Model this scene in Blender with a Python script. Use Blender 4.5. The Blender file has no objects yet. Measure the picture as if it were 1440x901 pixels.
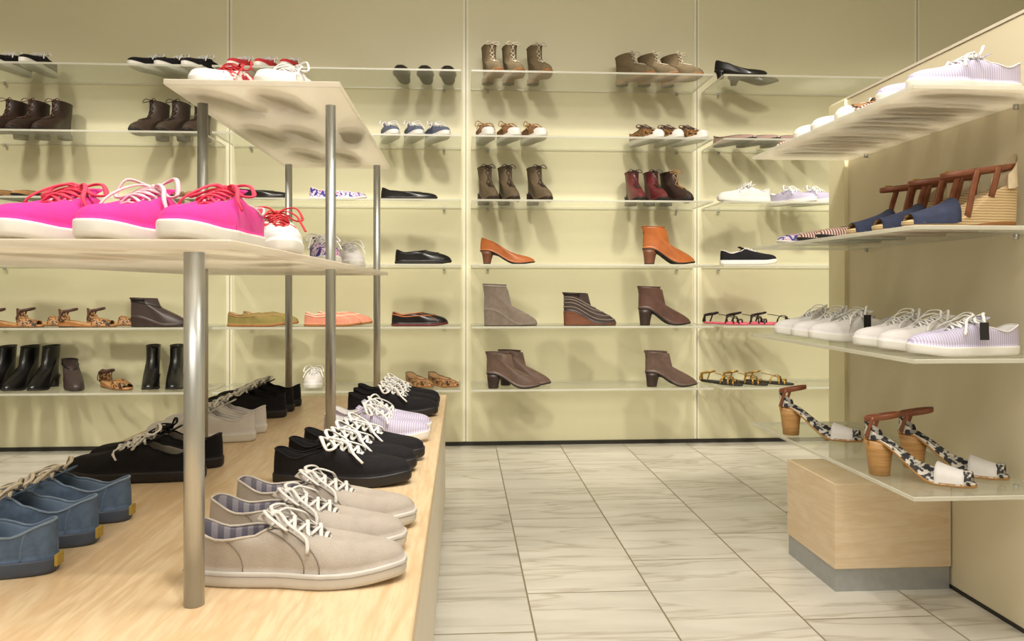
import bpy, bmesh, math, random
from math import pi, sin, cos, radians
from mathutils import Vector
random.seed(4)
sc = bpy.context.scene
try:
    sc.view_settings.view_transform = 'Standard'
    sc.view_settings.look = 'None'
except Exception: pass

# ---------------------------------------------------------------- materials
def lin(h):
    h = h.lstrip('#'); o = []
    for i in (0, 2, 4):
        c = int(h[i:i+2], 16)/255
        o.append(c/12.92 if c <= .04045 else ((c+.055)/1.055)**2.4)
    return (*o, 1)
MATS = {}
def newmat(name):
    m = bpy.data.materials.new(name); m.use_nodes = True
    nt = m.node_tree; nt.nodes.clear()
    out = nt.nodes.new('ShaderNodeOutputMaterial')
    MATS[name] = m
    return m, nt, out
def mat(name, col, rough=.6, metal=0, var=.12, scale=60, bump=.0, coat=0, stretch=(1,1,1), spec=.5, sheen=0):
    if name in MATS: return MATS[name]
    m, nt, out = newmat(name)
    b = nt.nodes.new('ShaderNodeBsdfPrincipled')
    tc = nt.nodes.new('ShaderNodeTexCoord'); mp = nt.nodes.new('ShaderNodeMapping')
    mp.inputs['Scale'].default_value = stretch
    nz = nt.nodes.new('ShaderNodeTexNoise'); nz.inputs['Scale'].default_value = scale; nz.inputs['Detail'].default_value = 4
    cr = nt.nodes.new('ShaderNodeValToRGB')
    c = lin(col)
    cr.color_ramp.elements[0].position = .3; cr.color_ramp.elements[1].position = .7
    cr.color_ramp.elements[0].color = (*[x*(1-var) for x in c[:3]], 1)
    cr.color_ramp.elements[1].color = (*[min(1, x*(1+var)) for x in c[:3]], 1)
    L = nt.links.new
    L(tc.outputs['Object'], mp.inputs[0]); L(mp.outputs[0], nz.inputs['Vector'])
    L(nz.outputs['Fac'], cr.inputs[0]); L(cr.outputs[0], b.inputs['Base Color'])
    b.inputs['Roughness'].default_value = rough; b.inputs['Metallic'].default_value = metal
    b.inputs['Coat Weight'].default_value = coat; b.inputs['Specular IOR Level'].default_value = spec
    b.inputs['Sheen Weight'].default_value = sheen
    if bump:
        bp = nt.nodes.new('ShaderNodeBump'); bp.inputs['Strength'].default_value = bump; bp.inputs['Distance'].default_value = .002
        n2 = nt.nodes.new('ShaderNodeTexNoise'); n2.inputs['Scale'].default_value = 900; n2.inputs['Detail'].default_value = 2
        L(tc.outputs['Object'], n2.inputs['Vector'])
        L(n2.outputs['Fac'], bp.inputs['Height']); L(bp.outputs[0], b.inputs['Normal'])
    L(b.outputs[0], out.inputs[0])
    return m
def patterned(name, c1, c2, scale=40, kind='noise', thr=.5, c3=None, rough=.6):
    m, nt, out = newmat(name); L = nt.links.new
    b = nt.nodes.new('ShaderNodeBsdfPrincipled'); b.inputs['Roughness'].default_value = rough
    tc = nt.nodes.new('ShaderNodeTexCoord')
    if kind == 'noise':
        t = nt.nodes.new('ShaderNodeTexNoise'); t.inputs['Scale'].default_value = scale; f = t.outputs['Fac']
    elif kind == 'wave':
        t = nt.nodes.new('ShaderNodeTexWave'); t.inputs['Scale'].default_value = scale; t.bands_direction = 'Z'; t.inputs['Distortion'].default_value = 1.5; f = t.outputs['Fac']
    else:
        t = nt.nodes.new('ShaderNodeTexWave'); t.inputs['Scale'].default_value = scale; t.bands_direction = 'X'; f = t.outputs['Fac']
    cr = nt.nodes.new('ShaderNodeValToRGB'); cr.color_ramp.interpolation = 'LINEAR'
    cr.color_ramp.elements[0].position = thr-.04; cr.color_ramp.elements[1].position = thr+.04
    cr.color_ramp.elements[0].color = lin(c1); cr.color_ramp.elements[1].color = lin(c2)
    if c3:
        e = cr.color_ramp.elements.new(min(.98, thr+.14)); e.color = lin(c3)
    L(tc.outputs['Object'], t.inputs['Vector']); L(f, cr.inputs[0]); L(cr.outputs[0], b.inputs['Base Color'])
    L(b.outputs[0], out.inputs[0]); return m

M_white = mat('white_rubber', '#E3E0DA', .45, var=.03)
M_lace = mat('white_lace', '#E9E7E4', .8, var=.04)
M_lace2 = mat('grey_white_lace', '#D3D0CD', .8, var=.04)
M_cream = mat('cream_lace', '#D3C8B4', .8, var=.05)
M_pink = mat('pink_canvas', '#E42896', .8, var=.08, bump=.4, sheen=.1)
M_coral = mat('coral_lace', '#E04460', .8, var=.1)
M_palep = mat('pale_pink_lace', '#EDC3CD', .8, var=.05)
M_taupe = mat('taupe_canvas', '#B0A69C', .85, var=.06, bump=.5)
M_black = mat('black_canvas', '#151318', .8, var=.2, bump=.4, spec=.3)
M_blue = mat('denim_canvas', '#566A86', .85, var=.2, scale=90, bump=.5)
M_bluel = mat('blue_lining', '#6E829C', .85, var=.1)
M_whitec = mat('white_canvas', '#DEDADA', .8, var=.03, bump=.3)
M_lilac = patterned('lilac_stripe', '#ADA6C6', '#CCC6DA', 60, 'wavex', .5)
M_plaid = patterned('plaid_lining', '#5E5A66', '#88828A', 22, 'wavex', .5)
M_grey = mat('grey_lining', '#8E8880', .85)
M_tanl = mat('tan_leather', '#A45C2C', .38, var=.15, scale=25)
M_tan2 = mat('light_tan_leather', '#A57C50', .5, var=.15)
M_brown = mat('brown_leather', '#533930', .4, var=.2, scale=25)
M_dbrown = mat('dark_brown_leather', '#34251F', .45, var=.2)
M_taupes = mat('taupe_suede', '#74675C', .9, var=.12, sheen=.2)
M_khaki = mat('khaki_suede', '#7A6A50', .9, var=.15)
M_blackl = mat('black_leather', '#131112', .3, var=.2)
M_burg = mat('burgundy_leather', '#602428', .4, var=.2)
M_olive = mat('olive_suede', '#84773F', .85, var=.1)
M_coralm = mat('coral_suede', '#D0866E', .85, var=.08)
M_red = mat('red_canvas', '#C32C36', .75, var=.1)
M_navy = mat('navy_canvas', '#272F4A', .8, var=.25, bump=.4)
M_wood_heel = mat('stacked_heel', '#6A402A', .5, var=.25, scale=20, stretch=(1,1,12))
M_strap = mat('brown_strap', '#7A442A', .4, var=.15)
M_woodw = mat('wood_wedge', '#B08550', .55, var=.2, scale=20, stretch=(1,1,12))
M_jute = patterned('jute_rope', '#A98D66', '#D0B78C', 55, 'wave', .5, rough=.85)
M_linen = mat('linen_canvas', '#D2C0A2', .9, var=.08, bump=.4)
M_sole_d = mat('dark_sole', '#1E1A18', .6)
M_gum = mat('gum_sole', '#9C683A', .6)
M_insole = mat('leather_insole', '#AF8C64', .6)
M_leop = patterned('leopard_print', '#2B1B12', '#A5784A', 130, 'noise', .48)
M_leopw = patterned('mono_leaf_print', '#26242A', '#C9C4BC', 90, 'noise', .5)
M_purp = patterned('purple_print', '#3E2F86', '#E0DAE6', 60, 'noise', .48, c3='#C66A9A')
M_plred = patterned('red_plaid', '#7F342F', '#C9BFB2', 50, 'wavex', .5)
M_plr2 = patterned('red_white_print', '#C0303C', '#E6DDD4', 70, 'noise', .5)
M_gold = mat('gold_trim', '#B89048', .35, metal=.7)
M_pinksole = mat('pink_sole', '#D85A74', .6)
M_yel = mat('yellow_tab', '#A98F3C', .6)
M_steel = mat('brushed_steel', '#BCBEBC', .38, metal=.85, var=.05, scale=40, stretch=(40,40,.6))
M_plinth = mat('steel_plinth', '#AEB1B4', .4, metal=.6, var=.05)
M_lam = mat('greige_laminate', '#DAD1C0', .45, var=.03, scale=8)
M_dark = mat('shadow_gap', '#2F2C27', .8)  # dark colour stands in for shade along the floor line
M_tag = mat('black_tag', '#151416', .5)

def wood(name, c1, c2, c3, axis='Y', k=1.0):
    m, nt, out = newmat(name); L = nt.links.new
    b = nt.nodes.new('ShaderNodeBsdfPrincipled'); b.inputs['Roughness'].default_value = .4
    b.inputs['Coat Weight'].default_value = .1; b.inputs['Coat Roughness'].default_value = .3
    tc = nt.nodes.new('ShaderNodeTexCoord'); mp = nt.nodes.new('ShaderNodeMapping')
    mp.inputs['Scale'].default_value = (7*k, .9*k, 7*k) if axis == 'Y' else (1.2*k, 1.2*k, 9*k)
    n1 = nt.nodes.new('ShaderNodeTexNoise'); n1.inputs['Scale'].default_value = 2.2; n1.inputs['Detail'].default_value = 3; n1.inputs['Distortion'].default_value = 1.2
    mul = nt.nodes.new('ShaderNodeMath'); mul.operation = 'MULTIPLY'; mul.inputs[1].default_value = 9
    fr = nt.nodes.new('ShaderNodeMath'); fr.operation = 'PINGPONG'; fr.inputs[1].default_value = 1
    cr = nt.nodes.new('ShaderNodeValToRGB')
    cr.color_ramp.elements[0].color = lin(c1); cr.color_ramp.elements[1].color = lin(c2)
    cr.color_ramp.elements[0].position = .0; cr.color_ramp.elements[1].position = .75
    n2 = nt.nodes.new('ShaderNodeTexNoise'); n2.inputs['Scale'].default_value = 22; n2.inputs['Detail'].default_value = 5
    cr2 = nt.nodes.new('ShaderNodeValToRGB'); cr2.color_ramp.elements[0].position = .42; cr2.color_ramp.elements[1].position = .75
    cr2.color_ramp.elements[0].color = (0,0,0,1); cr2.color_ramp.elements[1].color = (.5,.5,.5,1)
    mx = nt.nodes.new('ShaderNodeMixRGB'); mx.inputs[2].default_value = lin(c3)
    L(tc.outputs['Object'], mp.inputs[0]); L(mp.outputs[0], n1.inputs['Vector']); L(mp.outputs[0], n2.inputs['Vector'])
    L(n1.outputs['Fac'], mul.inputs[0]); L(mul.outputs[0], fr.inputs[0]); L(fr.outputs[0], cr.inputs[0])
    L(n2.outputs['Fac'], cr2.inputs[0]); L(cr2.outputs[0], mx.inputs[0]); L(cr.outputs[0], mx.inputs[1])
    L(mx.outputs[0], b.inputs['Base Color']); L(b.outputs[0], out.inputs[0]); return m
M_wood = wood('maple_wood', '#D2B48C', '#DEC6A2', '#C2A078')
M_wood2 = wood('maple_box_wood', '#DCC4A2', '#E3CFB2', '#D6BA96', axis='H')

def acrylic(name, transp, col, gl=.12, edge=False, rough=.12):
    m, nt, out = newmat(name); L = nt.links.new
    tr = nt.nodes.new('ShaderNodeBsdfTransparent'); tr.inputs[0].default_value = (.98,.99,.97,1)
    df = nt.nodes.new('ShaderNodeBsdfDiffuse'); df.inputs[0].default_value = lin(col)
    tl = nt.nodes.new('ShaderNodeBsdfTranslucent'); tl.inputs[0].default_value = lin(col)
    m1 = nt.nodes.new('ShaderNodeMixShader'); m1.inputs[0].default_value = .5
    m2 = nt.nodes.new('ShaderNodeMixShader'); m2.inputs[0].default_value = 1-transp
    gs = nt.nodes.new('ShaderNodeBsdfGlossy'); gs.inputs['Roughness'].default_value = rough
    m3 = nt.nodes.new('ShaderNodeMixShader'); m3.inputs[0].default_value = gl
    L(df.outputs[0], m1.inputs[1]); L(tl.outputs[0], m1.inputs[2])
    L(tr.outputs[0], m2.inputs[1]); L(m1.outputs[0], m2.inputs[2])
    L(m2.outputs[0], m3.inputs[1]); L(gs.outputs[0], m3.inputs[2])
    L(m3.outputs[0], out.inputs[0]); return m
M_ac = acrylic('clear_acrylic', .82, '#EAEADC', .15, rough=.08)
M_ace = acrylic('acrylic_edge', .2, '#F8F8EE', .2)
M_fr = acrylic('frosted_acrylic', .34, '#E8E0D0', .08, rough=.2)
M_fre = acrylic('frosted_edge', .15, '#EFE8DA', .1)

def wallmat(name, col, rough=.35, var=.04, coat=.3):
    m, nt, out = newmat(name); L = nt.links.new
    b = nt.nodes.new('ShaderNodeBsdfPrincipled')
    tc = nt.nodes.new('ShaderNodeTexCoord')
    nz = nt.nodes.new('ShaderNodeTexNoise'); nz.inputs['Scale'].default_value = 1.3
    cr = nt.nodes.new('ShaderNodeValToRGB'); c = lin(col)
    cr.color_ramp.elements[0].color = (*[x*(1-var) for x in c[:3]], 1); cr.color_ramp.elements[1].color = (*[x*(1+var) for x in c[:3]], 1)
    L(tc.outputs['Object'], nz.inputs['Vector']); L(nz.outputs['Fac'], cr.inputs[0]); L(cr.outputs[0], b.inputs['Base Color'])
    b.inputs['Roughness'].default_value = rough; b.inputs['Coat Weight'].default_value = coat; b.inputs['Coat Roughness'].default_value = .12
    L(b.outputs[0], out.inputs[0]); return m
M_wall = wallmat('pale_cream_glass_wall', '#E0DAB8', .42, coat=.06)
M_fin = wallmat('pale_yellow_fin', '#EAE3BE', .4, coat=.1)
M_walr = wallmat('beige_panel', '#DED4B8', .5, coat=.05)
M_room = wallmat('room_paint', '#C6BFAE', .8, coat=0)
M_ceil = wallmat('ceiling_paint', '#E4E0D4', .9, coat=0)

def floormat():
    m, nt, out = newmat('marble_tile_floor'); L = nt.links.new; N = nt.nodes.new
    def math(op, a, b=None):
        n = N('ShaderNodeMath'); n.operation = op
        for i, v in enumerate((a, b)):
            if v is None: continue
            if isinstance(v, (int, float)): n.inputs[i].default_value = v
            else: L(v, n.inputs[i])
        return n.outputs[0]
    tc = N('ShaderNodeTexCoord'); sp = N('ShaderNodeSeparateXYZ'); L(tc.outputs['Object'], sp.inputs[0])
    gx = math('DIVIDE', math('SUBTRACT', sp.outputs[0], .158), .306)
    col = math('FLOOR', gx); fx = math('SUBTRACT', gx, col)
    gy = math('DIVIDE', math('SUBTRACT', math('SUBTRACT', sp.outputs[1], 1.90), math('MULTIPLY', col, .212)), .612)
    row = math('FLOOR', gy); fy = math('SUBTRACT', gy, row)
    ex = math('MULTIPLY', math('MINIMUM', fx, math('SUBTRACT', 1, fx)), .306)
    ey = math('MULTIPLY', math('MINIMUM', fy, math('SUBTRACT', 1, fy)), .612)
    d = math('MINIMUM', ex, ey)
    joint = math('LESS_THAN', d, .0022)
    cb = N('ShaderNodeCombineXYZ'); L(col, cb.inputs[0]); L(row, cb.inputs[1])
    wn = N('ShaderNodeTexWhiteNoise'); wn.noise_dimensions = '2D'; L(cb.outputs[0], wn.inputs['Vector'])
    off = N('ShaderNodeVectorMath'); off.operation = 'SCALE'; L(wn.outputs['Color'], off.inputs[0]); off.inputs['Scale'].default_value = 30
    add = N('ShaderNodeVectorMath'); add.operation = 'ADD'; L(tc.outputs['Object'], add.inputs[0]); L(off.outputs[0], add.inputs[1])
    def veins(rot, sx, sy, sc_, stops, det=7, dist=.9):
        mp = N('ShaderNodeMapping'); mp.inputs['Rotation'].default_value = (0,0,radians(rot)); mp.inputs['Scale'].default_value = (sx,sy,1)
        L(add.outputs[0], mp.inputs[0])
        n1 = N('ShaderNodeTexNoise'); n1.inputs['Scale'].default_value = sc_; n1.inputs['Detail'].default_value = det; n1.inputs['Distortion'].default_value = dist
        L(mp.outputs[0], n1.inputs['Vector'])
        cr = N('ShaderNodeValToRGB'); e = cr.color_ramp.elements
        e[0].position, e[0].color = stops[0][0], lin(stops[0][1]); e[1].position, e[1].color = stops[-1][0], lin(stops[-1][1])
        for p, c in stops[1:-1]: x = e.new(p); x.color = lin(c)
        L(n1.outputs['Fac'], cr.inputs[0]); return cr.outputs[0]
    base = veins(-42, 1.3, 5.5, 1.8, [(.3,'#C2BDB4'),(.5,'#D0CBC2'),(.7,'#D9D5CD')], dist=.5)
    thin = veins(-38, .9, 6.5, 1.8, [(.46,'#FFFFFF'),(.495,'#CFC7BA'),(.53,'#FFFFFF')], det=4, dist=.5)
    vm = N('ShaderNodeMixRGB'); vm.blend_type = 'MULTIPLY'; vm.inputs[0].default_value = .6; L(base, vm.inputs[1]); L(thin, vm.inputs[2])
    tone = N('ShaderNodeMixRGB'); tone.blend_type = 'MULTIPLY'; tone.inputs[0].default_value = 1
    tv = math('ADD', math('MULTIPLY', wn.outputs['Value'], .12), .88)
    cc = N('ShaderNodeCombineXYZ'); L(tv, cc.inputs[0]); L(tv, cc.inputs[1]); L(math('MULTIPLY', tv, .99), cc.inputs[2])
    L(vm.outputs[0], tone.inputs[1]); L(cc.outputs[0], tone.inputs[2])
    mx = N('ShaderNodeMixRGB'); L(joint, mx.inputs[0]); L(tone.outputs[0], mx.inputs[1]); mx.inputs[2].default_value = lin('#827860')
    b = N('ShaderNodeBsdfPrincipled'); L(mx.outputs[0], b.inputs['Base Color'])
    L(math('ADD', math('MULTIPLY', joint, .4), .24), b.inputs['Roughness'])
    L(b.outputs[0], out.inputs[0]); return m
M_floor = floormat()

# ---------------------------------------------------------------- mesh builder
class MB:
    def __init__(s): s.v = []; s.f = []; s.m = []; s.ml = []; s.sm = []
    def mi(s, m):
        if m not in s.ml: s.ml.append(m)
        return s.ml.index(m)
    def loop(s, pts):
        a = len(s.v); s.v += [tuple(p) for p in pts]; return list(range(a, a+len(pts)))
    def face(s, f, m, smooth=True): s.f.append(f); s.m.append(s.mi(m)); s.sm.append(smooth)
    def bridge(s, a, b, m, closed=True, fn=None):
        n = len(a)
        for i in range(n if closed else n-1):
            j = (i+1) % n
            mm = m
            if fn:
                c = [(s.v[a[i]][k]+s.v[b[j]][k])/2 for k in range(3)]
                mm = fn(*c) or m
            s.face([a[i], a[j], b[j], b[i]], mm)
    def cap(s, a, m):
        n = len(a); c = [sum(s.v[i][k] for i in a)/n for k in range(3)]
        ci = len(s.v); s.v.append(tuple(c))
        for i in range(n): s.face([a[i], a[(i+1) % n], ci], m)
    def tube(s, pts, w, m, th=None, segs=6, closed=False, normal=None, sub=3):
        th = th or w
        P = [Vector(p) for p in pts]
        if sub > 1 and len(P) > 2: P = catmull(P, sub, closed)
        n = len(P); rings = []
        for i, p in enumerate(P):
            a = P[(i-1) % n] if (closed or i > 0) else P[0]
            b = P[(i+1) % n] if (closed or i < n-1) else P[-1]
            t = (b-a); t = t.normalized() if t.length > 1e-9 else Vector((1,0,0))
            nn = normal(p) if callable(normal) else (Vector(normal) if normal else Vector((0,0,1)))
            if abs(t.dot(nn.normalized())) > .95: nn = Vector((1,0,0.2))
            bb = t.cross(nn).normalized(); nn = bb.cross(t).normalized()
            ww = w(i/(n-1)) if callable(w) else w
            tt = th(i/(n-1)) if callable(th) else th
            rings.append(s.loop([p+bb*ww*cos(2*pi*k/segs)+nn*tt*sin(2*pi*k/segs) for k in range(segs)]))
        for i in range(n if closed else n-1): s.bridge(rings[i], rings[(i+1) % n], m)
        if not closed: s.cap(rings[0], m); s.cap(rings[-1], m)
    def cyl(s, x, y, z0, z1, r, m, segs=28):
        def R(z, rr): return s.loop([(x+rr*cos(2*pi*k/segs), y+rr*sin(2*pi*k/segs), z) for k in range(segs)])
        a = R(z0, r); b = R(z1, r); s.bridge(a, b, m); s.cap(a, m); s.cap(b, m)
    def box(s, x0, x1, y0, y1, z0, z1, m, side=None, bev=.0):
        side = side or m
        b = min(bev, (z1-z0)/3)
        def R(z, d): return s.loop([(x0+d, y0+d, z), (x1-d, y0+d, z), (x1-d, y1-d, z), (x0+d, y1-d, z)])
        if b: L = [R(z0, b), R(z0+b, 0), R(z1-b, 0), R(z1, b)]
        else: L = [R(z0, 0), R(z1, 0)]
        s.face(L[0][::-1], m, False); s.face(L[-1], m, False)
        for p, q in zip(L[:-1], L[1:]):
            for i in range(4):
                j = (i+1) % 4; s.face([p[i], p[j], q[j], q[i]], side, False)
    def mesh(s, name):
        me = bpy.data.meshes.new(name); me.from_pydata(s.v, [], s.f)
        for m in s.ml: me.materials.append(m)
        for i, p in enumerate(me.polygons): p.material_index = s.m[i]; p.use_smooth = s.sm[i]
        bm = bmesh.new(); bm.from_mesh(me)
        bmesh.ops.recalc_face_normals(bm, faces=bm.faces); bm.to_mesh(me); bm.free()
        me.update(); return me
    def obj(s, name, loc=(0,0,0), rz=0):
        o = bpy.data.objects.new(name, s.mesh(name)); sc.collection.objects.link(o)
        o.location = loc; o.rotation_euler = (0,0,rz); return o
def catmull(P, sub, closed):
    n = len(P); out = []
    rng = n if closed else n-1
    for i in range(rng):
        p1 = P[i]; p2 = P[(i+1) % n]
        p0 = P[(i-1) % n] if (closed or i > 0) else p1
        p3 = P[(i+2) % n] if (closed or i < n-2) else p2
        for k in range(sub):
            t = k/sub
            out.append(.5*((2*p1)+(p2-p0)*t+(2*p0-5*p1+4*p2-p3)*t*t+(3*p1-p0-3*p2+p3)*t**3))
    if not closed: out.append(P[-1])
    return out
def sst(a, b, t):
    t = max(0, min(1, (t-a)/(b-a))); return t*t*(3-2*t)
def tab(T, u):
    if u <= T[0][0]: return T[0][1]
    for (a, x), (b, y) in zip(T[:-1], T[1:]):
        if u <= b:
            t = (u-a)/(b-a); t = t*t*(3-2*t); return x+(y-x)*t
    return T[-1][1]
def lerp(a, b, t): return a+(b-a)*t

W_ROUND = [(0,.034),(.2,.035),(.42,.034),(.68,.0455),(.85,.044),(1,.038)]
W_POINT = [(0,.034),(.2,.034),(.42,.031),(.68,.042),(.85,.036),(1,.022)]
N = 44

# ---------------------------------------------------------------- shoe builder (length along +x, toe at +x)
def make_shoe(name, upper, sole=M_white, lining=M_grey, L=.26, W=1.0, st=.020, hh=0, wedge=None, heel=None,
              toe='round', o=(.02,.66), wo=None, zo=None, toeH=.025, shaft=None, laces=None, bow=True, lace_w=.0028,
              trim=None, fn=None, seams=None, tongue=None, stripe=None, tab_m=None, bands=None, tag=False, messy=1.0, bs=1.0):
    mb = MB()
    WT = W_ROUND if toe == 'round' else W_POINT
    e = .68 if toe == 'round' else .85
    def zb(u): return hh*(1-sst(.12,.66,u)) + .007*sst(.72,1.02,u)
    def S(i, k=1.0, z=0, flat=False):
        th = 2*pi*i/N; u = .5+.5*cos(th); sg = 1 if sin(th) >= 0 else -1
        y = sg*abs(sin(th))**e*tab(WT, u)*W*k
        x = L/2+(u-.5)*L*(1-(1-k)*.35)
        return Vector((x, y, (0 if flat else zb(u))+z)), u
    if wedge:
        l0 = mb.loop([S(i,.9,0,True)[0] for i in range(N)])
        mb.cap(l0, sole)
        l1 = mb.loop([S(i,.93,.003,True)[0] for i in range(N)])
        mb.bridge(l0, l1, sole); prev = l1
        K = 6
        for k in range(1, K+1):
            pts = []
            for i in range(N):
                p, u = S(i, .93+.05*k/K); p.z = lerp(.003, zb(u)+st*.6, k/K); pts.append(p)
            l = mb.loop(pts); mb.bridge(prev, l, wedge); prev = l
        for kk, zz in ((1.0, st*.75), (.985, st)):
            l = mb.loop([S(i,kk,zz)[0] for i in range(N)]); mb.bridge(prev, l, wedge); prev = l
    else:
        prev = None
        seq = [(.92,0),(.98,.0025),(1.0,.006 if st > .012 else st*.5),(1.01,st-.003),(.995,st)]
        for j, (kk, zz) in enumerate(seq):
            l = mb.loop([S(i,kk,zz)[0] for i in range(N)])
            if prev is None: mb.cap(l, sole)
            else: mb.bridge(prev, l, sole)
            prev = l
    if stripe and not wedge:
        mb.tube([S(i,1.008,st*.72)[0] for i in range(N)], .0009, stripe, closed=True, sub=1, segs=5)
    wo = wo or [(0,.029),(.35,.030),(.52,.024),(.68,.014),(1,.012)]
    zo = zo or [(0,.064),(.25,.050),(.5,.060),(.62,.071),(.8,.063),(1,.050)]
    G = []; K = 9
    def O(i):
        th = 2*pi*i/N; q = .5+.5*cos(th); sg = 1 if sin(th) >= 0 else -1
        uo = o[0]+(o[1]-o[0])*q
        return Vector((uo*L, sg*abs(sin(th))**.62*tab(wo,q)*W, zb(uo)+tab(zo,q))), uo, q
    for i in range(N):
        p0, us = S(i,.955,st-.001); p3, uo, q = O(i)
        f = sst(.5,.95,q)
        zq = p3.z-zb(uo)
        p1 = p0.copy(); p1.z = zb(us)+st+lerp(.5*(zq-st), toeH*.85, f)
        out = Vector((p0.x-p3.x, p0.y-p3.y, 0)); 
        p1 += out*lerp(.08,.0,f)
        p2 = p0.lerp(p3, .5); p2.z = lerp(zb(us),zb(uo),.5)+lerp(st+.88*(zq-st), st+toeH+.42*max(0,zq-st-toeH), f)
        row = []
        for k in range(K+1):
            t = k/K
            row.append(p0*(1-t)**3+p1*3*t*(1-t)**2+p2*3*t*t*(1-t)+p3*t**3)
        G.append(row)
    loops = [mb.loop([G[i][k] for i in range(N)]) for k in range(K+1)]
    mb.bridge(prev, loops[0], sole)
    fnn = (lambda x,y,z: fn(x/L,y,z)) if fn else None
    for a, b in zip(loops[:-1], loops[1:]): mb.bridge(a, b, upper, fn=fnn)
    top = loops[-1]; topP = [G[i][K] for i in range(N)]
    if shaft:
        for (dz, x0, x1, hw, tilt) in shaft:
            pts = []
            for i in range(N):
                th = 2*pi*i/N; q = .5+.5*cos(th); sg = 1 if sin(th) >= 0 else -1
                pts.append(Vector(((x0+(x1-x0)*q)*L, sg*abs(sin(th))**.9*hw*W, hh+dz+tilt*q)))
            l = mb.loop(pts); mb.bridge(top, l, upper, fn=fnn); top = l; topP = pts
            for i in range(N): G[i].append(pts[i])
    if trim: mb.tube(topP, .0018, trim, closed=True, sub=1, segs=6)
    cen = sum(topP, Vector())/N
    pr = top
    pts = [Vector((lerp(cen.x,p.x,.94), p.y*.88, p.z-.004)) for p in topP]
    l = mb.loop(pts); mb.bridge(pr, l, lining); pr = l
    if shaft:
        zz = hh+.07
        pts = [Vector((lerp(cen.x,p.x,.88), p.y*.8, zz)) for p in topP]; l = mb.loop(pts); mb.bridge(pr, l, lining); pr = l
    fin = [S(i,.78,st+.003)[0] for i in range(N)]
    if not shaft:
        mid = [(a*.5+b*.5) for a, b in zip(pts, fin)]
        l = mb.loop(mid); mb.bridge(pr, l, lining); pr = l
        l = mb.loop(fin); mb.bridge(pr, l, lining); mb.cap(l, lining)
    else: mb.cap(pr, lining)
    for (i, m) in (seams or []):
        for ii in (i, N-i):
            mb.tube([G[ii % N][k]+Vector((0,0,.0003)) for k in range(0,K+1)], .0009, m, sub=1, segs=5)
    if laces and not shaft:
        tm = tongue or upper
        x1 = o[1]*L; zf = topP[0].z
        mb.tube([(x1+.012,0,zf-.010),(x1-.02,0,zf+.001),(x1-.055,0,zf+.015),(x1-.085,0,zf+.030)],
                lambda t: .014+.010*t, tm, th=.0022, segs=10, normal=(0,0,1))
        st_n = 5
        E = []
        for j in range(st_n):
            q = lerp(.97,.60,j/(st_n-1)); uo = o[0]+(o[1]-o[0])*q
            w_ = .0165*W+.002*j/4
            E.append((uo*L, w_, zb(uo)+tab(zo,q)+.001))
            for sg in (1,-1):
                ex_, ez_ = uo*L, E[-1][2]-.0005
                mb.tube([(ex_+.003*cos(2*pi*k/8), sg*w_*1.08+.003*sin(2*pi*k/8), ez_-.001) for k in range(8)], .0008, M_steel, closed=True, sub=1, segs=4)
        for j in range(st_n):
            x,w,z = E[j]
            if j == 0: mb.tube([(x,-w,z-.002),(x,0,z+.004),(x,w,z-.002)], lace_w, laces, th=lace_w*.45)
            if j < st_n-1:
                x2,w2,z2 = E[j+1]
                for sg in (1,-1):
                    mb.tube([(x,-w*sg,z-.002),(lerp(x,x2,.25),-w*sg*.9,z+.002),(lerp(x,x2,.5),0,max(z,z2)+.0055+.001*sg),(lerp(x,x2,.8),w2*sg*.9,z2+.003),(x2,w2*sg,z2-.001)], lace_w, laces, th=lace_w*.45)
        if bow:
            x,w,z = E[-1]; z += .008
            R = lambda a: random.uniform(-a,a)*messy
            for sg in (1,-1):
                mb.tube([(x,0,z),(x-.008+R(.004),.014*sg*bs,z+.010*bs+R(.004)),(x+.002+R(.006),.034*sg*bs,z+.008*bs+R(.006)),(x+.016+R(.006),.043*sg*bs,z-.010*bs),(x+.018,.030*sg*bs,z-.010*bs+R(.003)),(x+.006,.01*sg,z+.001),(x,0,z)], lace_w, laces, th=lace_w*.55, sub=4)
                mb.tube([(x,0,z),(x+.010,.012*sg,z+.005),(x+.026+R(.008),.026*sg+R(.006),z-.003),(x+.044+R(.01),.037*sg,z-.018),(x+.054+R(.01),.043*sg,z-.034)], lace_w*.9, laces, th=lace_w*.5)
            mb.tube([(x-.004,-.005,z),(x,0,z+.003),(x+.004,.005,z)], .004, laces)
            if tag:
                for sg in (1,-1):
                    tx = x+.012
                    P_ = [(tx-.010,.046*sg,z-.008),(tx+.010,.046*sg,z-.008),(tx+.012,.050*sg,z-.044),(tx-.008,.050*sg,z-.044)]
                    a = mb.loop(P_); b = mb.loop([(p[0],p[1]+.0012*sg,p[2]) for p in P_])
                    mb.bridge(a,b,M_tag); mb.face(a,M_tag,False); mb.face(b,M_tag,False)
                    mb.tube([(x,0,z+.002),(tx-.006,.028*sg,z+.004),(tx,.0465*sg,z-.010)], .0006, M_tag, segs=4)
                    break
    if laces and shaft:
        nK = len(G[0])
        for k in range(6, nK-1):
            for sg in (1,-1):
                a = G[(2*sg) % N][k]; b = G[(-2*sg) % N][k+1]; mdl = (G[0][k]+G[0][k+1])/2
                mb.tube([a+Vector((.001,0,.001)), mdl+Vector((.005,0,.003)), b+Vector((.002,0,.001))], lace_w, laces)
        c = G[0][-2]
        if bow:
            for sg in (1,-1):
                mb.tube([c+Vector((.004,0,0)), c+Vector((.012,.02*sg,.008)), c+Vector((.014,.035*sg,-.008)), c+Vector((.008,.012*sg,-.004)), c+Vector((.004,0,0))], lace_w, laces)
    for (k, m, r) in (bands or []):
        mb.tube([G[i][k] for i in range(N)], r, m, th=.003, closed=True, sub=1, segs=6)
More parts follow.
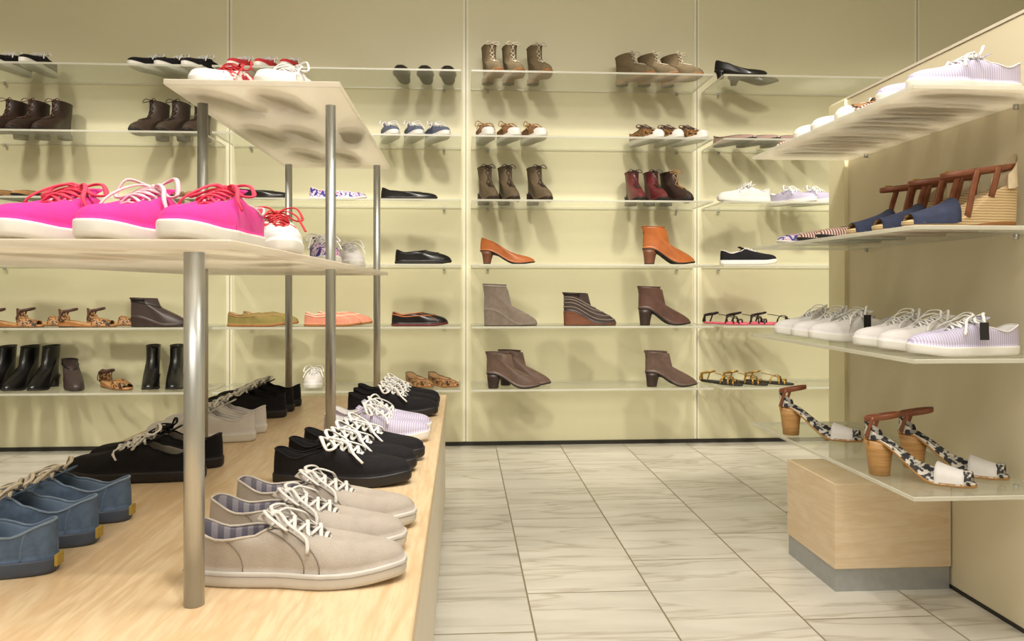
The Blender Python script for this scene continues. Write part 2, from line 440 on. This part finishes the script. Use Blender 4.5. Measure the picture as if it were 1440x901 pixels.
    if heel:
        hm, rx0, ry0, rx1, ry1, xc = heel
        def R(t):
            pts = []
            for i in range(18):
                a = 2*pi*i/18; rx = lerp(rx0, rx1, t**.6); ry = lerp(ry0, ry1, t**.6)
                x = lerp(.14*L, xc*L, t)+rx*cos(a); x = max(x, .004)
                ztop = zb(max(0,x/L))+.002
                pts.append((x, ry*sin(a), lerp(ztop, 0, t)))
            return mb.loop(pts)
        rs = [R(t) for t in (0,.25,.5,.75,.93,1)]
        for a, b in zip(rs[:-2], rs[1:-1]): mb.bridge(a, b, hm)
        mb.bridge(rs[-2], rs[-1], M_sole_d); mb.cap(rs[-1], M_sole_d); mb.cap(rs[0], hm)
    if tab_m:
        mb.box(-.0025, .001, -.009, .009, st*.4, st*1.1, tab_m)
    mb.v = [(x-L/2, y, z) for x, y, z in mb.v]
    return mb.mesh(name)

def make_sandal(name, L=.24, W=.92, hh=0, st=.008, wedge=None, sole=M_sole_d, insole=M_insole, straps=(), ankle=None, counter=None, heel=None, toe='round', tstrap=None, chh=.058, slack=None, vamp=None):
    mb = MB(); WT = W_ROUND; e = .68
    def zb(u): return hh*(1-sst(.12,.66,u))
    def S(i,k,z,flat=False):
        th = 2*pi*i/N; u = .5+.5*cos(th); sg = 1 if sin(th) >= 0 else -1
        return Vector((L/2+(u-.5)*L*(1-(1-k)*.3), sg*abs(sin(th))**e*tab(WT,u)*W*k, (0 if flat else zb(u))+z)), u
    if wedge:
        l = mb.loop([S(i,.9,0,True)[0] for i in range(N)]); mb.cap(l, sole); prev = l
        for k in range(1,7):
            pts = []
            for i in range(N):
                p,u = S(i,.9+.09*k/6,0); p.z = lerp(0, zb(u)+st*.7, k/6); pts.append(p)
            l = mb.loop(pts); mb.bridge(prev,l,wedge if k > 1 else sole); prev = l
    else:
        prev = mb.loop([S(i,.93,0)[0] for i in range(N)]); mb.cap(prev, sole)
        l = mb.loop([S(i,1,st*.3)[0] for i in range(N)]); mb.bridge(prev,l,sole); prev = l
        l = mb.loop([S(i,1,st*.8)[0] for i in range(N)]); mb.bridge(prev,l,sole); prev = l
    l = mb.loop([S(i,.97,st)[0] for i in range(N)]); mb.bridge(prev,l,insole); mb.cap(l,insole)
    def hw(u): th = math.acos(max(-1,min(1,2*u-1))); return abs(sin(th))**e*tab(WT,u)*W
    for (ua, ub, w, h, m) in straps:
        pts = []
        for k in range(9):
            t = k/8; a = pi*t; u = lerp(ua,ub,t)
            pts.append((u*L, -cos(a)*hw(u)*.98, zb(u)+st*.6+sin(a)**.7*h))
        um = (ua+ub)/2; c = Vector((um*L,0,zb(um)))
        mb.tube(pts, w, m, th=.0018, segs=8, normal=lambda p, c=c: Vector((0,p.y,p.z-c.z+.001)), sub=2)
    if vamp:
        m, u0, u1, h0, h1 = vamp
        rows = []; inner = []
        for j in range(9):
            u = lerp(u0,u1,j/8); h = lerp(h0,h1,(j/8)**1.2)
            rows.append(mb.loop([(u*L, -cos(pi*t/12)*hw(u)*1.0, zb(u)+st*.5+sin(pi*t/12)**.6*h) for t in range(13)]))
            inner.append(mb.loop([(u*L, -cos(pi*t/12)*hw(u)*.95, zb(u)+st*.5+sin(pi*t/12)**.6*(h-.002)) for t in range(13)]))
        for a,b in zip(rows[:-1],rows[1:]): mb.bridge(a,b,m,closed=False)
        for a,b in zip(inner[:-1],inner[1:]): mb.bridge(a,b,insole,closed=False)
        mb.bridge(rows[0],inner[0],m,closed=False); mb.bridge(rows[-1],inner[-1],m,closed=False)
    if tstrap:
        u0,u1,h0,h1,w,m = tstrap
        mb.tube([(u0*L,0,zb(u0)+h0),((u0+u1)/2*L,0,zb((u0+u1)/2)+(h0+h1)/2+.004),(u1*L,0,zb(u1)+h1)], w, m, th=.0018, segs=8)
    if counter:
        for off in (1, .95):
            rows = []
            for z in (st, .3*chh, .65*chh, chh):
                pts = []
                for k in range(13):
                    a = lerp(radians(80), radians(280), k/12); s_ = (1-.10*(z/chh))*off
                    pk = .45+.55*sin(pi*k/12)**1.5
                    pts.append((.13*L+.125*L*cos(a)*s_-(0 if z < chh else .002), .033*W*sin(a)*s_, zb(.05)+z*pk))
                rows.append(mb.loop(pts))
            for a,b in zip(rows[:-1],rows[1:]): mb.bridge(a,b,counter,closed=False)
    if ankle:
        z, m, r = ankle
        pts = [(.17*L+.036*cos(2*pi*k/16), .030*sin(2*pi*k/16), hh+z+.008*cos(2*pi*k/16)) for k in range(16)]
        mb.tube(pts, r, m, th=.0016, closed=True, sub=2, segs=8, normal=lambda p: Vector((p.x-.17*L,p.y,0)))
        for sg in (1,-1):
            mb.tube([(.06*L,.028*sg,hh+st),(.08*L,.030*sg,hh+z*.5),(.12*L,.029*sg,hh+z)], .004, m, th=.0016, normal=(0,1,0))
        if not counter:
            mb.tube([(.03*L-.002,0,hh+st),(.015*L,0,hh+z*.5),(.17*L-.036,0,hh+z-.008)], .009, m, th=.0018, normal=(1,0,0))
    if slack:  # buckled ankle strap resting forward over the foot bed, stitched to the sides of the sole
        m, r, x0, x1, z0, z1 = slack
        cx = (x0+x1)/2; rx = (x1-x0)/2
        zc = lambda x: lerp(z0,z1,(x-x0)/(x1-x0))
        pts = [(cx-rx*cos(2*pi*k/18), .031*sin(2*pi*k/18), lerp(z0,z1,.5-.5*cos(2*pi*k/18))) for k in range(18)]
        mb.tube(pts, r, m, th=.0016, closed=True, sub=2, segs=8, normal=lambda p: Vector(((p.x-cx)*.3,p.y,.0001)))
        for sg in (1,-1):
            for uu, ut in ((.30,.24),(.52,.42)):
                mb.tube([(uu*L, hw(uu)*.97*sg, zb(uu)+st*.6),((uu+ut)/2*L, .033*sg, lerp(zb(uu)+st,zc(ut*L),.55)),(ut*L,.031*sg,zc(ut*L)+.003)], .007, m, th=.0016, normal=(0,1,0))
        mb.box(x1-.045, x1-.030, -.034, -.030, z1+.001, z1+.016, M_gold)
    if heel:
        hm, rx0, ry0, rx1, ry1, xc = heel
        rs = []
        for t in (0,.3,.6,1):
            rs.append(mb.loop([(max(.003,lerp(.14*L,xc*L,t)+lerp(rx0,rx1,t**.6)*cos(2*pi*i/16)), lerp(ry0,ry1,t**.6)*sin(2*pi*i/16), lerp(zb(max(0,(.14*L+rx0*cos(2*pi*i/16))/L))+.002,0,t)) for i in range(16)]))
        for a,b in zip(rs[:-1],rs[1:]): mb.bridge(a,b,hm)
        mb.cap(rs[-1],M_sole_d); mb.cap(rs[0],hm)
    mb.v = [(x-L/2, y, z) for x, y, z in mb.v]
    return mb.mesh(name)

LIB = {}
blk_rub = mat('black_rubber','#1E1B1E',.5)
seamt = mat('seam_thread','#857B70',.8)
LIB['pink'] = make_shoe('pink_sneaker', M_pink, lining=M_coral, laces=M_coral, lace_w=.0034, trim=M_palep, seams=[(9,M_pink)], L=.26, W=.97)
LIB['pinkw'] = make_shoe('pink_sneaker_pale_lace', M_pink, lining=M_coral, laces=M_palep, lace_w=.0034, trim=M_palep, L=.26, W=.97)
LIB['taupe'] = make_shoe('taupe_sneaker', M_taupe, sole=mat('off_white_rubber','#C9C5C0',.5,var=.03), lining=M_plaid, laces=M_lace2, lace_w=.0029, bs=.8, L=.272, stripe=mat('sole_line','#9A938D',.7), trim=mat('taupe_trim','#BDB4AA',.8), seams=[(9,seamt),(10,seamt),(14,seamt)], tongue=M_taupe, o=(.02,.66), W=1.03,
                        zo=[(0,.072),(.25,.056),(.5,.060),(.62,.070),(.8,.062),(1,.050)])
LIB['blackw'] = make_shoe('black_sneaker', M_black, sole=blk_rub, lining=M_black, laces=M_lace, lace_w=.0038, L=.255, trim=M_black, tongue=M_black, messy=1.8)
LIB['blackp'] = make_shoe('black_canvas_sneaker', M_black, sole=blk_rub, lining=M_grey, laces=M_black, L=.26, trim=M_black)
LIB['blackv'] = make_shoe('black_canvas_lace_up', M_black, sole=blk_rub, lining=M_grey, laces=M_lace, L=.255, trim=M_black, messy=1.5, bs=1.1)
LIB['blue'] = make_shoe('blue_canvas_sneaker', M_blue, sole=mat('slate_rubber','#414A5B',.5), lining=M_bluel, laces=M_cream, L=.265, trim=mat('denim_trim','#7C8EA6',.8), seams=[(17,M_bluel)], tab_m=M_yel, lace_w=.003)
LIB['white'] = make_shoe('white_sneaker', M_whitec, lining=M_whitec, laces=M_lace, L=.25, W=.95, trim=M_whitec, seams=[(9,M_cream)])
LIB['whitet'] = make_shoe('white_tagged_sneaker', M_whitec, lining=M_whitec, laces=M_lace, L=.25, W=.95, trim=M_whitec, seams=[(9,M_cream)], tag=True)
LIB['lilac'] = make_shoe('lilac_sneaker', M_lilac, lining=M_whitec, laces=M_lace, L=.25, W=.95, trim=M_whitec, tongue=M_lilac, lace_w=.0034)
LIB['lilact'] = make_shoe('lilac_tagged_sneaker', M_lilac, lining=M_whitec, laces=M_lace, L=.25, W=.95, trim=M_whitec, tongue=M_lilac, lace_w=.0034, tag=True)
LIB['red'] = make_shoe('red_sneaker', M_red, lining=M_whitec, laces=M_lace, L=.25, trim=M_whitec, W=.88)
LIB['redp'] = make_shoe('red_print_sneaker', M_plr2, lining=M_whitec, laces=M_red, L=.25, trim=M_red, W=.9, fn=lambda u,y,z: M_whitec if u > .72 else None)
LIB['purple'] = make_shoe('purple_print_sneaker', M_purp, lining=M_whitec, laces=M_lace, L=.25, trim=M_whitec, W=.9)
LIB['bw'] = make_shoe('black_lace_shoe', M_black, lining=M_grey, laces=M_lace, L=.25, W=.85, bow=True, trim=M_black)
LIB['wblue'] = make_shoe('blue_trim_sneaker', mat('slate_canvas','#5A6076',.8), sole=M_white, lining=M_whitec, laces=M_lace, L=.24, W=.85, trim=M_whitec)
LIB['wtan'] = make_shoe('tan_sneaker', mat('tan_canvas','#7E5A3B',.8), sole=M_white, lining=M_tan2, laces=M_tan2, L=.25, W=.9, fn=lambda u,y,z: M_whitec if u > .8 else None, trim=M_tan2)
LIB['plaid'] = make_shoe('plaid_sneaker', M_leop, sole=M_white, lining=M_tan2, laces=M_brown, L=.25, W=.88, fn=lambda u,y,z: M_whitec if u > .88 else None)
FLAT = dict(o=(.03,.72), wo=[(0,.031),(.4,.033),(.7,.034),(1,.026)], zo=[(0,.052),(.25,.038),(.55,.034),(.85,.034),(1,.034)], st=.008, toeH=.016, W=.9)
LIB['flatb'] = make_shoe('black_ballet_flat', M_blackl, sole=M_sole_d, lining=M_tan2, trim=M_blackl, L=.25, **FLAT)
LIB['flatt'] = make_shoe('tan_ballet_flat', M_tan2, sole=M_sole_d, lining=M_insole, trim=M_brown, L=.25, **FLAT)
LIB['flatp'] = make_shoe('printed_ballet_flat', M_purp, sole=M_white, lining=M_whitec, trim=M_whitec, L=.25, **FLAT)
LIB['flatr'] = make_shoe('plaid_ballet_flat', M_plred, sole=M_sole_d, lining=M_insole, trim=M_brown, L=.24, **FLAT)
LIB['flatl'] = make_shoe('leopard_ballet_flat', M_leop, sole=M_gum, lining=M_insole, trim=M_brown, L=.25, **FLAT)
LOAF = dict(o=(.03,.56), wo=[(0,.030),(.4,.031),(.8,.028),(1,.020)], zo=[(0,.062),(.3,.050),(.7,.056),(1,.060)], st=.011, toeH=.026, W=.9)
def moc(n,m,s,t): return make_shoe(n, m, sole=s, lining=M_insole, trim=t, L=.25, bands=[(6,t,.0016)], seams=[(6,t)], **LOAF)
LIB['mocb'] = moc('black_loafer', M_blackl, M_sole_d, M_blackl)
LIB['moco'] = moc('olive_moccasin', M_olive, M_gum, M_tan2)
LIB['mocc'] = moc('coral_moccasin', M_coralm, M_gum, mat('pale_leather','#E9C3AA',.6))
LIB['mocr'] = moc('black_moccasin', M_blackl, M_burg, M_tanl)
LIB['slip'] = make_shoe('black_white_slip_on', M_black, lining=M_grey, sole=M_white, L=.26, W=.9, trim=M_white, laces=M_white, bow=False)
LIB['pump'] = make_shoe('tan_pump', M_tanl, sole=M_sole_d, lining=M_insole, toe='point', hh=.055, L=.245, o=(.03,.64), wo=[(0,.029),(.4,.031),(.7,.031),(1,.022)], zo=[(0,.060),(.25,.050),(.55,.048),(.85,.047),(1,.046)], st=.006, toeH=.020, W=.9, heel=(M_wood_heel,.030,.026,.016,.016,.13), trim=M_tanl)
LIB['pumpb'] = make_shoe('black_pump', M_blackl, sole=M_sole_d, lining=M_insole, toe='point', hh=.03, L=.23, o=(.03,.70), wo=[(0,.029),(.4,.031),(.7,.031),(1,.022)], zo=[(0,.052),(.25,.040),(.55,.034),(.85,.033),(1,.034)], st=.006, toeH=.014, W=.9, heel=(M_blackl,.028,.026,.014,.014,.12))
BO = dict(o=(.015,.52), wo=[(0,.030),(.5,.033),(1,.024)], zo=[(0,.075),(.5,.074),(1,.078)], st=.008, toeH=.022)
def bootie(n, m, hm, hh=.065, top=.115, wedge=None, W=.92, trim=None, sh=None, **k):
    sh = sh or [(.088,.0,.46,.033,.0),(top-.008,-.01,.42,.034,-.004),(top,-.015,.42,.035,-.004)]
    return make_shoe(n, m, sole=M_sole_d, lining=M_dbrown, hh=hh, L=.24, W=W, wedge=wedge, shaft=sh,
                     heel=None if wedge else (hm,.034,.029,.022,.022,.13), trim=trim or m, **BO, **k)
LIB['btan'] = bootie('tan_ankle_boot', M_tanl, M_wood_heel, top=.105)
LIB['bbrn'] = bootie('brown_ankle_boot', M_brown, M_dbrown, hh=.07, top=.105)
LIB['bshort'] = bootie('taupe_ankle_boot', mat('umber_leather','#5E4A40',.45,var=.15), M_dbrown, hh=.06, top=.100)
LIB['bwedge'] = bootie('grey_wedge_boot', M_taupes, None, hh=.065, top=.12, wedge=M_taupes, bands=[(11,M_grey,.0015)])
ch = mat('charcoal_leather','#3A2E2C',.45)
LIB['bstrap'] = bootie('strappy_wedge_boot', ch, None, hh=.055, top=.092, wedge=M_wood_heel, bands=[(2,M_taupes,.003),(4,M_taupes,.003),(6,M_taupes,.003),(8,M_taupes,.003)])
LIB['bwedged'] = bootie('dark_wedge_boot', ch, None, hh=.035, top=.09, wedge=M_dbrown, bands=[(9,M_blackl,.004)])
def lboot(n, m, s, l, top=.125, hh=.02, W=.85, sole=None):
    return make_shoe(n, m, sole=s, lining=M_dbrown, hh=hh, L=.25, W=W, laces=l, trim=m, st=.012, heel=(s,.034,.029,.032,.028,.13),
       o=(.015,.52), wo=BO['wo'], zo=BO['zo'], toeH=.026, lace_w=.0018,
       shaft=[(.090,.0,.46,.034,.0),(.106,-.005,.44,.035,.0),(top-.002,-.01,.44,.037,.004),(top,-.01,.44,.037,.004)])
LIB['lkhaki'] = lboot('khaki_lace_boot', M_khaki, M_gum, M_cream, top=.142)
LIB['lkhakis'] = lboot('khaki_chukka_boot', M_khaki, M_gum, M_cream, top=.115, hh=.015)
LIB['ldark'] = lboot('dark_lace_boot', M_dbrown, M_sole_d, M_brown, top=.135)
LIB['lbrown'] = lboot('brown_lace_boot', mat('umber2','#43362E',.55), M_sole_d, M_dbrown, top=.14)
LIB['lstrap'] = lboot('strappy_boot', mat('dark_khaki','#5F503B',.8), M_dbrown, M_dbrown, top=.115, hh=.05)
LIB['lburg'] = lboot('burgundy_boot', M_burg, M_sole_d, M_dbrown, top=.108, hh=.04)
LIB['lbrn2'] = lboot('brown_cuff_boot', M_dbrown, M_sole_d, M_tan2, top=.108, hh=.04)
LIB['blk'] = bootie('black_ankle_boot', M_blackl, M_blackl, hh=.05, top=.135, W=.86)
EV = dict(L=.25, hh=.075, st=.014, wedge=M_jute, sole=M_gum, insole=M_jute, vamp=(M_navy,.95,.58,.024,.054))
LIB['esp'] = make_sandal('espadrille_wedge_sandal', counter=M_linen, chh=.055, slack=(M_strap,.006,.004,.165,.128,.110), **EV)
LIB['espn'] = make_sandal('espadrille_closed_wedge_sandal', counter=M_linen, chh=.085, slack=(M_strap,.006,.004,.165,.132,.110), **EV)
LIB['heeled'] = make_sandal('ankle_strap_heeled_sandal', L=.225, W=.85, hh=.075, st=.009, sole=M_woodw, insole=M_leopw, counter=M_leopw, chh=.045,
     vamp=(M_whitec,.90,.66,.026,.040), straps=[(.92,.92,.008,.026,M_leopw)], ankle=(.055,M_strap,.006), heel=(M_woodw,.032,.027,.022,.022,.15))
FS = [(.88,.78,.004,.022),(.78,.66,.004,.032),(.6,.7,.004,.036)]
def flatsandal(n, sole, m): return make_sandal(n, L=.24, W=.85, st=.008, sole=sole, insole=sole, straps=[(*s,m) for s in FS], tstrap=(.86,.35,.02,.045,.004,m), ankle=(.045,m,.004))
LIB['fsp'] = flatsandal('pink_flat_sandal', M_pinksole, M_blackl)
LIB['fso'] = flatsandal('olive_flat_sandal', M_sole_d, M_gold)
LIB['fsl'] = make_sandal('leopard_flat_sandal', L=.24, W=.88, st=.01, hh=.02, wedge=M_gum, sole=M_sole_d, insole=M_tan2, vamp=(M_leop,.92,.62,.024,.040), counter=M_leop, ankle=(.05,M_brown,.005))

def put(key, x, y, z, hd, name=None):
    me = LIB[key]
    o = bpy.data.objects.new(name or me.name, me); sc.collection.objects.link(o)
    o.location = (x, y, z+.0005); o.rotation_euler = (0,0,radians(hd)); return o

# ---------------------------------------------------------------- room shell
def roombox(name, *a):
    mb = MB(); mb.box(*a); return mb.obj(name)
XL, XR, YB, YF, ZC = -3.2, 3.4, -2.6, 3.7, 2.75
roombox('floor', XL, XR, YB, YF, -.05, 0, M_floor)
roombox('ceiling', XL, XR, YB, YF, ZC, ZC+.05, M_ceil)
roombox('wall_back', XL, XR, YF, YF+.08, 0, ZC, M_wall)
roombox('wall_left', XL-.08, XL, YB, YF, 0, ZC, M_room)
roombox('wall_right', XR, XR+.08, YB, YF, 0, ZC, M_room)
roombox('wall_front', XL, XR, YB-.08, YB, 0, ZC, M_room)
roombox('shadow_strip_back', XL, XR, YF-.006, YF, 0, .018, M_dark)  # thin dark strip paints in the shadow gap at the wall foot
seam = mat('seam_line', '#A5A182', .5, var=.02); seaml = mat('seam_highlight', '#EEEAD2', .3, var=.02)  # pale seam strip, with the bright vertical highlight put into its colour
for k, x in enumerate((-2.18,-1.08,.017,1.132,2.235)):
    mb = MB(); mb.box(x-.014, x+.012, YF-.004, YF-.0005, .02, ZC-.01, seaml); mb.box(x-.002, x+.002, YF-.006, YF-.0035, .02, ZC-.01, seam)
    mb.obj('trim_%d' % (k+1))

ZS = [1.694,1.412,1.133,.852,.580,.306]
SEG = [(-3.15,-2.20),(-2.16,-1.10),(-1.06,-.005),(.04,1.11),(1.155,2.21)]
for z in ZS:
    for a, b in SEG:
        mb = MB(); mb.box(a, b, 3.375, 3.693, z-.009, z, M_ac, M_ace, bev=.001)
        for bx in (a+.08, b-.08):
            mb.cyl(bx, 3.683, z-.022, z-.009, .006, M_steel, 12)
        mb.obj('wall_shelf')
YS, YG = 3.44, 3.525
HD = -92
def row(z, items):
    for it in items:
        k, x = it[0], it[1]
        hd = it[2] if len(it) > 2 else 0
        yy = YS if abs(sin(radians(hd))) < .5 else YG
        f = 1.0 if yy == YS else 1.02
        put(k, x*f, yy, z, hd+random.uniform(-2,2))
A,B,C,D,E,F = ZS
row(A, [('bw',-1.93,-100),('bw',-1.81,-95),('bw',-1.33,-125),('bw',-1.225,-120),('bw',-1.12,-115),
        ('red',-.95,-105),('red',-.845,-100),('red',-.745,-95),('flatb',-.262,HD),('flatb',-.16,HD),('flatb',-.062,HD),
        ('lkhaki',.135,-78),('lkhaki',.228,-78),('lkhaki',.345,-74),('lkhakis',.776,-62),('lkhakis',.88,-60),('lkhakis',.99,-58)])
put('pumpb',1.25,3.43,A,-18); put('pumpb',1.35,3.54,A,-15)
row(B, [('ldark',-1.95,-100),('ldark',-1.855,-100),('ldark',-1.755,-95),('lbrown',-1.35,-105),('lbrown',-1.25,-100),('lbrown',-1.15,-95),
        ('wblue',-.32,-72),('wblue',-.215,-72),('wblue',-.112,-65),('wtan',.10,-78),('wtan',.204,-75),('wtan',.315,-70),
        ('plaid',.825,-70),('plaid',.925,-75),('plaid',1.02,-65),('flatr',1.23,-60),('flatr',1.34,-60),('flatr',1.45,-60),('white',1.62,-60)])
row(C, [('flatt',-1.94,-95),('flatt',-1.84,-95),('flatt',-1.74,-95),('flatl',-1.34,-85),('flatt',-1.245,-85),('flatt',-1.155,-85),
        ('flatb',-.87,0),('flatp',-.541,0),('flatb',-.233,0),('lstrap',.115,-80),('lstrap',.207,-80),('lstrap',.345,-75),
        ('lburg',.776,-88),('lburg',.87,-85),('lbrn2',.965,-75),('white',1.27,185),('lilac',1.50,-60),('lilac',1.61,-60)])
row(D, [('mocb',-.171,0),('pump',.20,0),('btan',.925,0),('slip',1.29,0),('flatl',-1.87,0),('flatt',-1.50,0)])
row(E, [('fsl',-1.90,0),('fsl',-1.60,0),('bwedged',-1.30,0),('moco',-.891,0),('mocc',-.563,0),('mocr',-.186,0),
        ('bwedge',.214,0),('bstrap',.568,0),('bbrn',.905,0),('fsp',1.19,-55),('fsp',1.30,-50),('fsp',1.42,-45)])
put('fsl',-1.84,3.56,E,0); put('fsl',-1.54,3.56,E,0); put('mocc',-.53,3.56,E,0); put('moco',-.86,3.56,E,0)
row(F, [('blk',-2.08,-90),('blk',-1.98,-90),('blk',-1.885,-90),('blk',-1.79,-88),('bwedged',-1.67,-55),('fsl',-1.49,-40),('blk',-1.34,-75),('blk',-1.24,-75),
        ('white',-.65,-80),('flatl',-.19,-60),('flatl',-.085,-60),('bshort',.936,0),('fso',1.17,-60),('fso',1.28,-55),('fso',1.39,-50)])
put('bshort',.225,3.425,F,0); put('bshort',.285,3.53,F,0)

# ---------------------------------------------------------------- right hand display panel
mb = MB(); mb.box(1.216,1.256,-1.2,2.49,.0,1.345,M_walr,bev=.002); mb.box(1.213,1.259,-1.2,2.492,1.345,1.352,M_lam)
mb.box(1.2145,1.2165,1.0,2.49,0,.010,M_dark)
mb.box(1.205,1.217,2.385,2.49,.0,1.345,M_fin,bev=.002)
mb.obj('shoe_display_panel')
for z in (1.157,.875,.606,.33):
    mb = MB(); mb.box(.902,1.2135,1.503,2.37,z-.009,z,M_fr if z>1 else M_ac,M_ace,bev=.001)
    for y in (1.62,2.25):
        mb.cyl(1.203,y,z-.02,z-.009,.006,M_steel,12)
    mb.obj('display_shelf')
mb = MB(); mb.box(.915,1.212,1.86,2.14,.056,.266,M_wood2,bev=.0015); mb.box(.918,1.210,1.863,2.137,0,.056,M_plinth)
mb.obj('wooden_plinth_box')
for y,k in ((1.575,'lilac'),(1.69,'lilac'),(1.79,'flatr'),(1.89,'plaid'),(2.02,'white'),(2.13,'white'),(2.26,'flatr')): put(k,1.055,y,1.157,180+random.uniform(-4,3))
for y,k in ((1.59,'espn'),(1.71,'esp'),(1.83,'esp'),(2.0,'flatr'),(2.12,'flatr'),(2.25,'flatp')): put(k,1.055,y,.875,180)
for y,k in ((1.585,'lilact'),(1.70,'white'),(1.81,'white')): put(k,1.06,y,.606,183)
for y,k in ((2.03,'whitet'),(2.14,'white'),(2.26,'white')): put(k,1.05,y,.606,183)
put('heeled',.995,1.64,.33,-42); put('heeled',1.11,1.70,.33,-42); put('heeled',1.00,2.12,.33,-38)

# ---------------------------------------------------------------- centre display table with acrylic rack
mb = MB(); mb.box(-.80,-.052,.35,2.62,.362,.39,M_wood,bev=.002)
mb.box(-.795,-.057,.355,2.615,.05,.362,M_lam); mb.box(-.78,-.075,.37,2.60,0,.05,M_plinth)
mb.obj('wooden_display_table')
mb = MB()
mb.box(-.85,-.25,.86,2.65,.790,.802,M_fr,M_fre,bev=.0015)
mb.box(-.59,-.245,1.58,2.66,1.151,1.163,M_fr,M_fre,bev=.0015)
for x,y,t in ((-.3036,.904,.790),(-.77,.904,.790),(-.29,1.74,1.151),(-.566,1.74,1.151),(-.28,2.58,1.151),(-.565,2.58,1.151)):
    mb.cyl(x,y,.3905,t,.0113,M_steel)
mb.obj('acrylic_display_rack')
T = .39
J = lambda a: random.uniform(-a,a)
for y,x in ((.978,-.205),(1.085,-.212),(1.19,-.205)): put('taupe',x,y,T,-3+J(1.5))
for y in (1.45,1.548,1.645): put('blackw',-.213+J(.01),y,T,-4)
for y in (1.84,1.94): put('lilac',-.20,y,T,-3)
for y in (2.20,2.30,2.40): put('blackw',-.195,y,T,-4)
for y in (1.02,1.13,1.24): put('blue',-.645,y,T,182)
for y in (1.50,1.60): put('blackp' if y > 1.55 else 'blackv',-.61,y,T,181)
for y in (1.865,1.97): put('white',-.61,y,T,181)
for y in (2.2,2.3,2.4): put('blackw',-.615,y,T,181)
S2 = .802
put('pink',-.322,1.05,S2,-97); put('pinkw',-.417,1.05,S2,-97); put('pink',-.514,1.05,S2,-98)
put('redp',-.325,1.40,S2,-72); put('purple',-.36,2.05,S2,-72); put('white',-.34,2.38,S2,-75)
S3 = 1.163
put('redp',-.51,1.76,S3,-112); put('white',-.385,1.76,S3,-105)
put('white',-.52,2.12,S3,-100); put('white',-.42,2.12,S3,-100)
put('flatb',-.30,2.14,S3,-82); put('white',-.47,2.45,S3,-100); put('white',-.36,2.45,S3,-100)

# ---------------------------------------------------------------- lights
def area(name, loc, rot, sx, sy, p, col=(1,.95,.86)):
    l = bpy.data.lights.new(name,'AREA'); l.shape = 'RECTANGLE'; l.size = sx; l.size_y = sy; l.energy = p; l.color = col
    o = bpy.data.objects.new(name,l); sc.collection.objects.link(o); o.location = loc; o.rotation_euler = [radians(a) for a in rot]
def spot(name, loc, tgt, p, ang=45, col=(1,.93,.80), r=.05):
    l = bpy.data.lights.new(name,'SPOT'); l.energy = p; l.spot_size = radians(ang); l.spot_blend = .8; l.color = col; l.shadow_soft_size = r
    o = bpy.data.objects.new(name,l); sc.collection.objects.link(o); o.location = loc
    o.rotation_euler = (Vector(tgt)-Vector(loc)).to_track_quat('-Z','Y').to_euler()
area('area_fill_aisle',(.5,.8,2.7),(0,0,0),2.6,1.0,60)  # unseen area lamp added as fill over the aisle
area('area_fill_front',(-.5,-1.2,2.7),(15,0,0),2.6,1.0,78)  # second unseen fill lamp, added behind the camera
for i,x in enumerate((-2.2,-1.1,0,1.1,2.1)):
    spot('wall_spot_%d'%i,(x,1.5,2.65),(x+.1,3.7,.5),200,52,r=.11)  # unseen spots added for contrast highlights on the wall shelves
for i,x in enumerate((.2,.98,1.7)):
    spot('wall_graze_%d'%i,(x,3.30,2.70),(x-.02,3.72,.75),45,18,r=.03)
spot('table_spot_1',(.1,.2,2.6),(-.4,1.1,.5),64,50,r=.04)
spot('table_spot_2',(.2,1.5,2.6),(-.4,2.0,.5),64,50,r=.04)
spot('panel_spot',(.2,1.2,2.6),(1.15,1.9,.6),78,55,r=.05)
w = bpy.data.worlds.new('world'); sc.world = w; w.use_nodes = True
w.node_tree.nodes['Background'].inputs[0].default_value = (1,.96,.88,1); w.node_tree.nodes['Background'].inputs[1].default_value = .3

cam = bpy.data.cameras.new('camera'); co = bpy.data.objects.new('camera',cam); sc.collection.objects.link(co)
co.location = (0,0,.75); co.rotation_euler = (radians(90),0,radians(-3.66))
cam.sensor_width = 36; cam.lens = 27.35; cam.shift_y = -.0323; cam.clip_start = .02
sc.camera = co
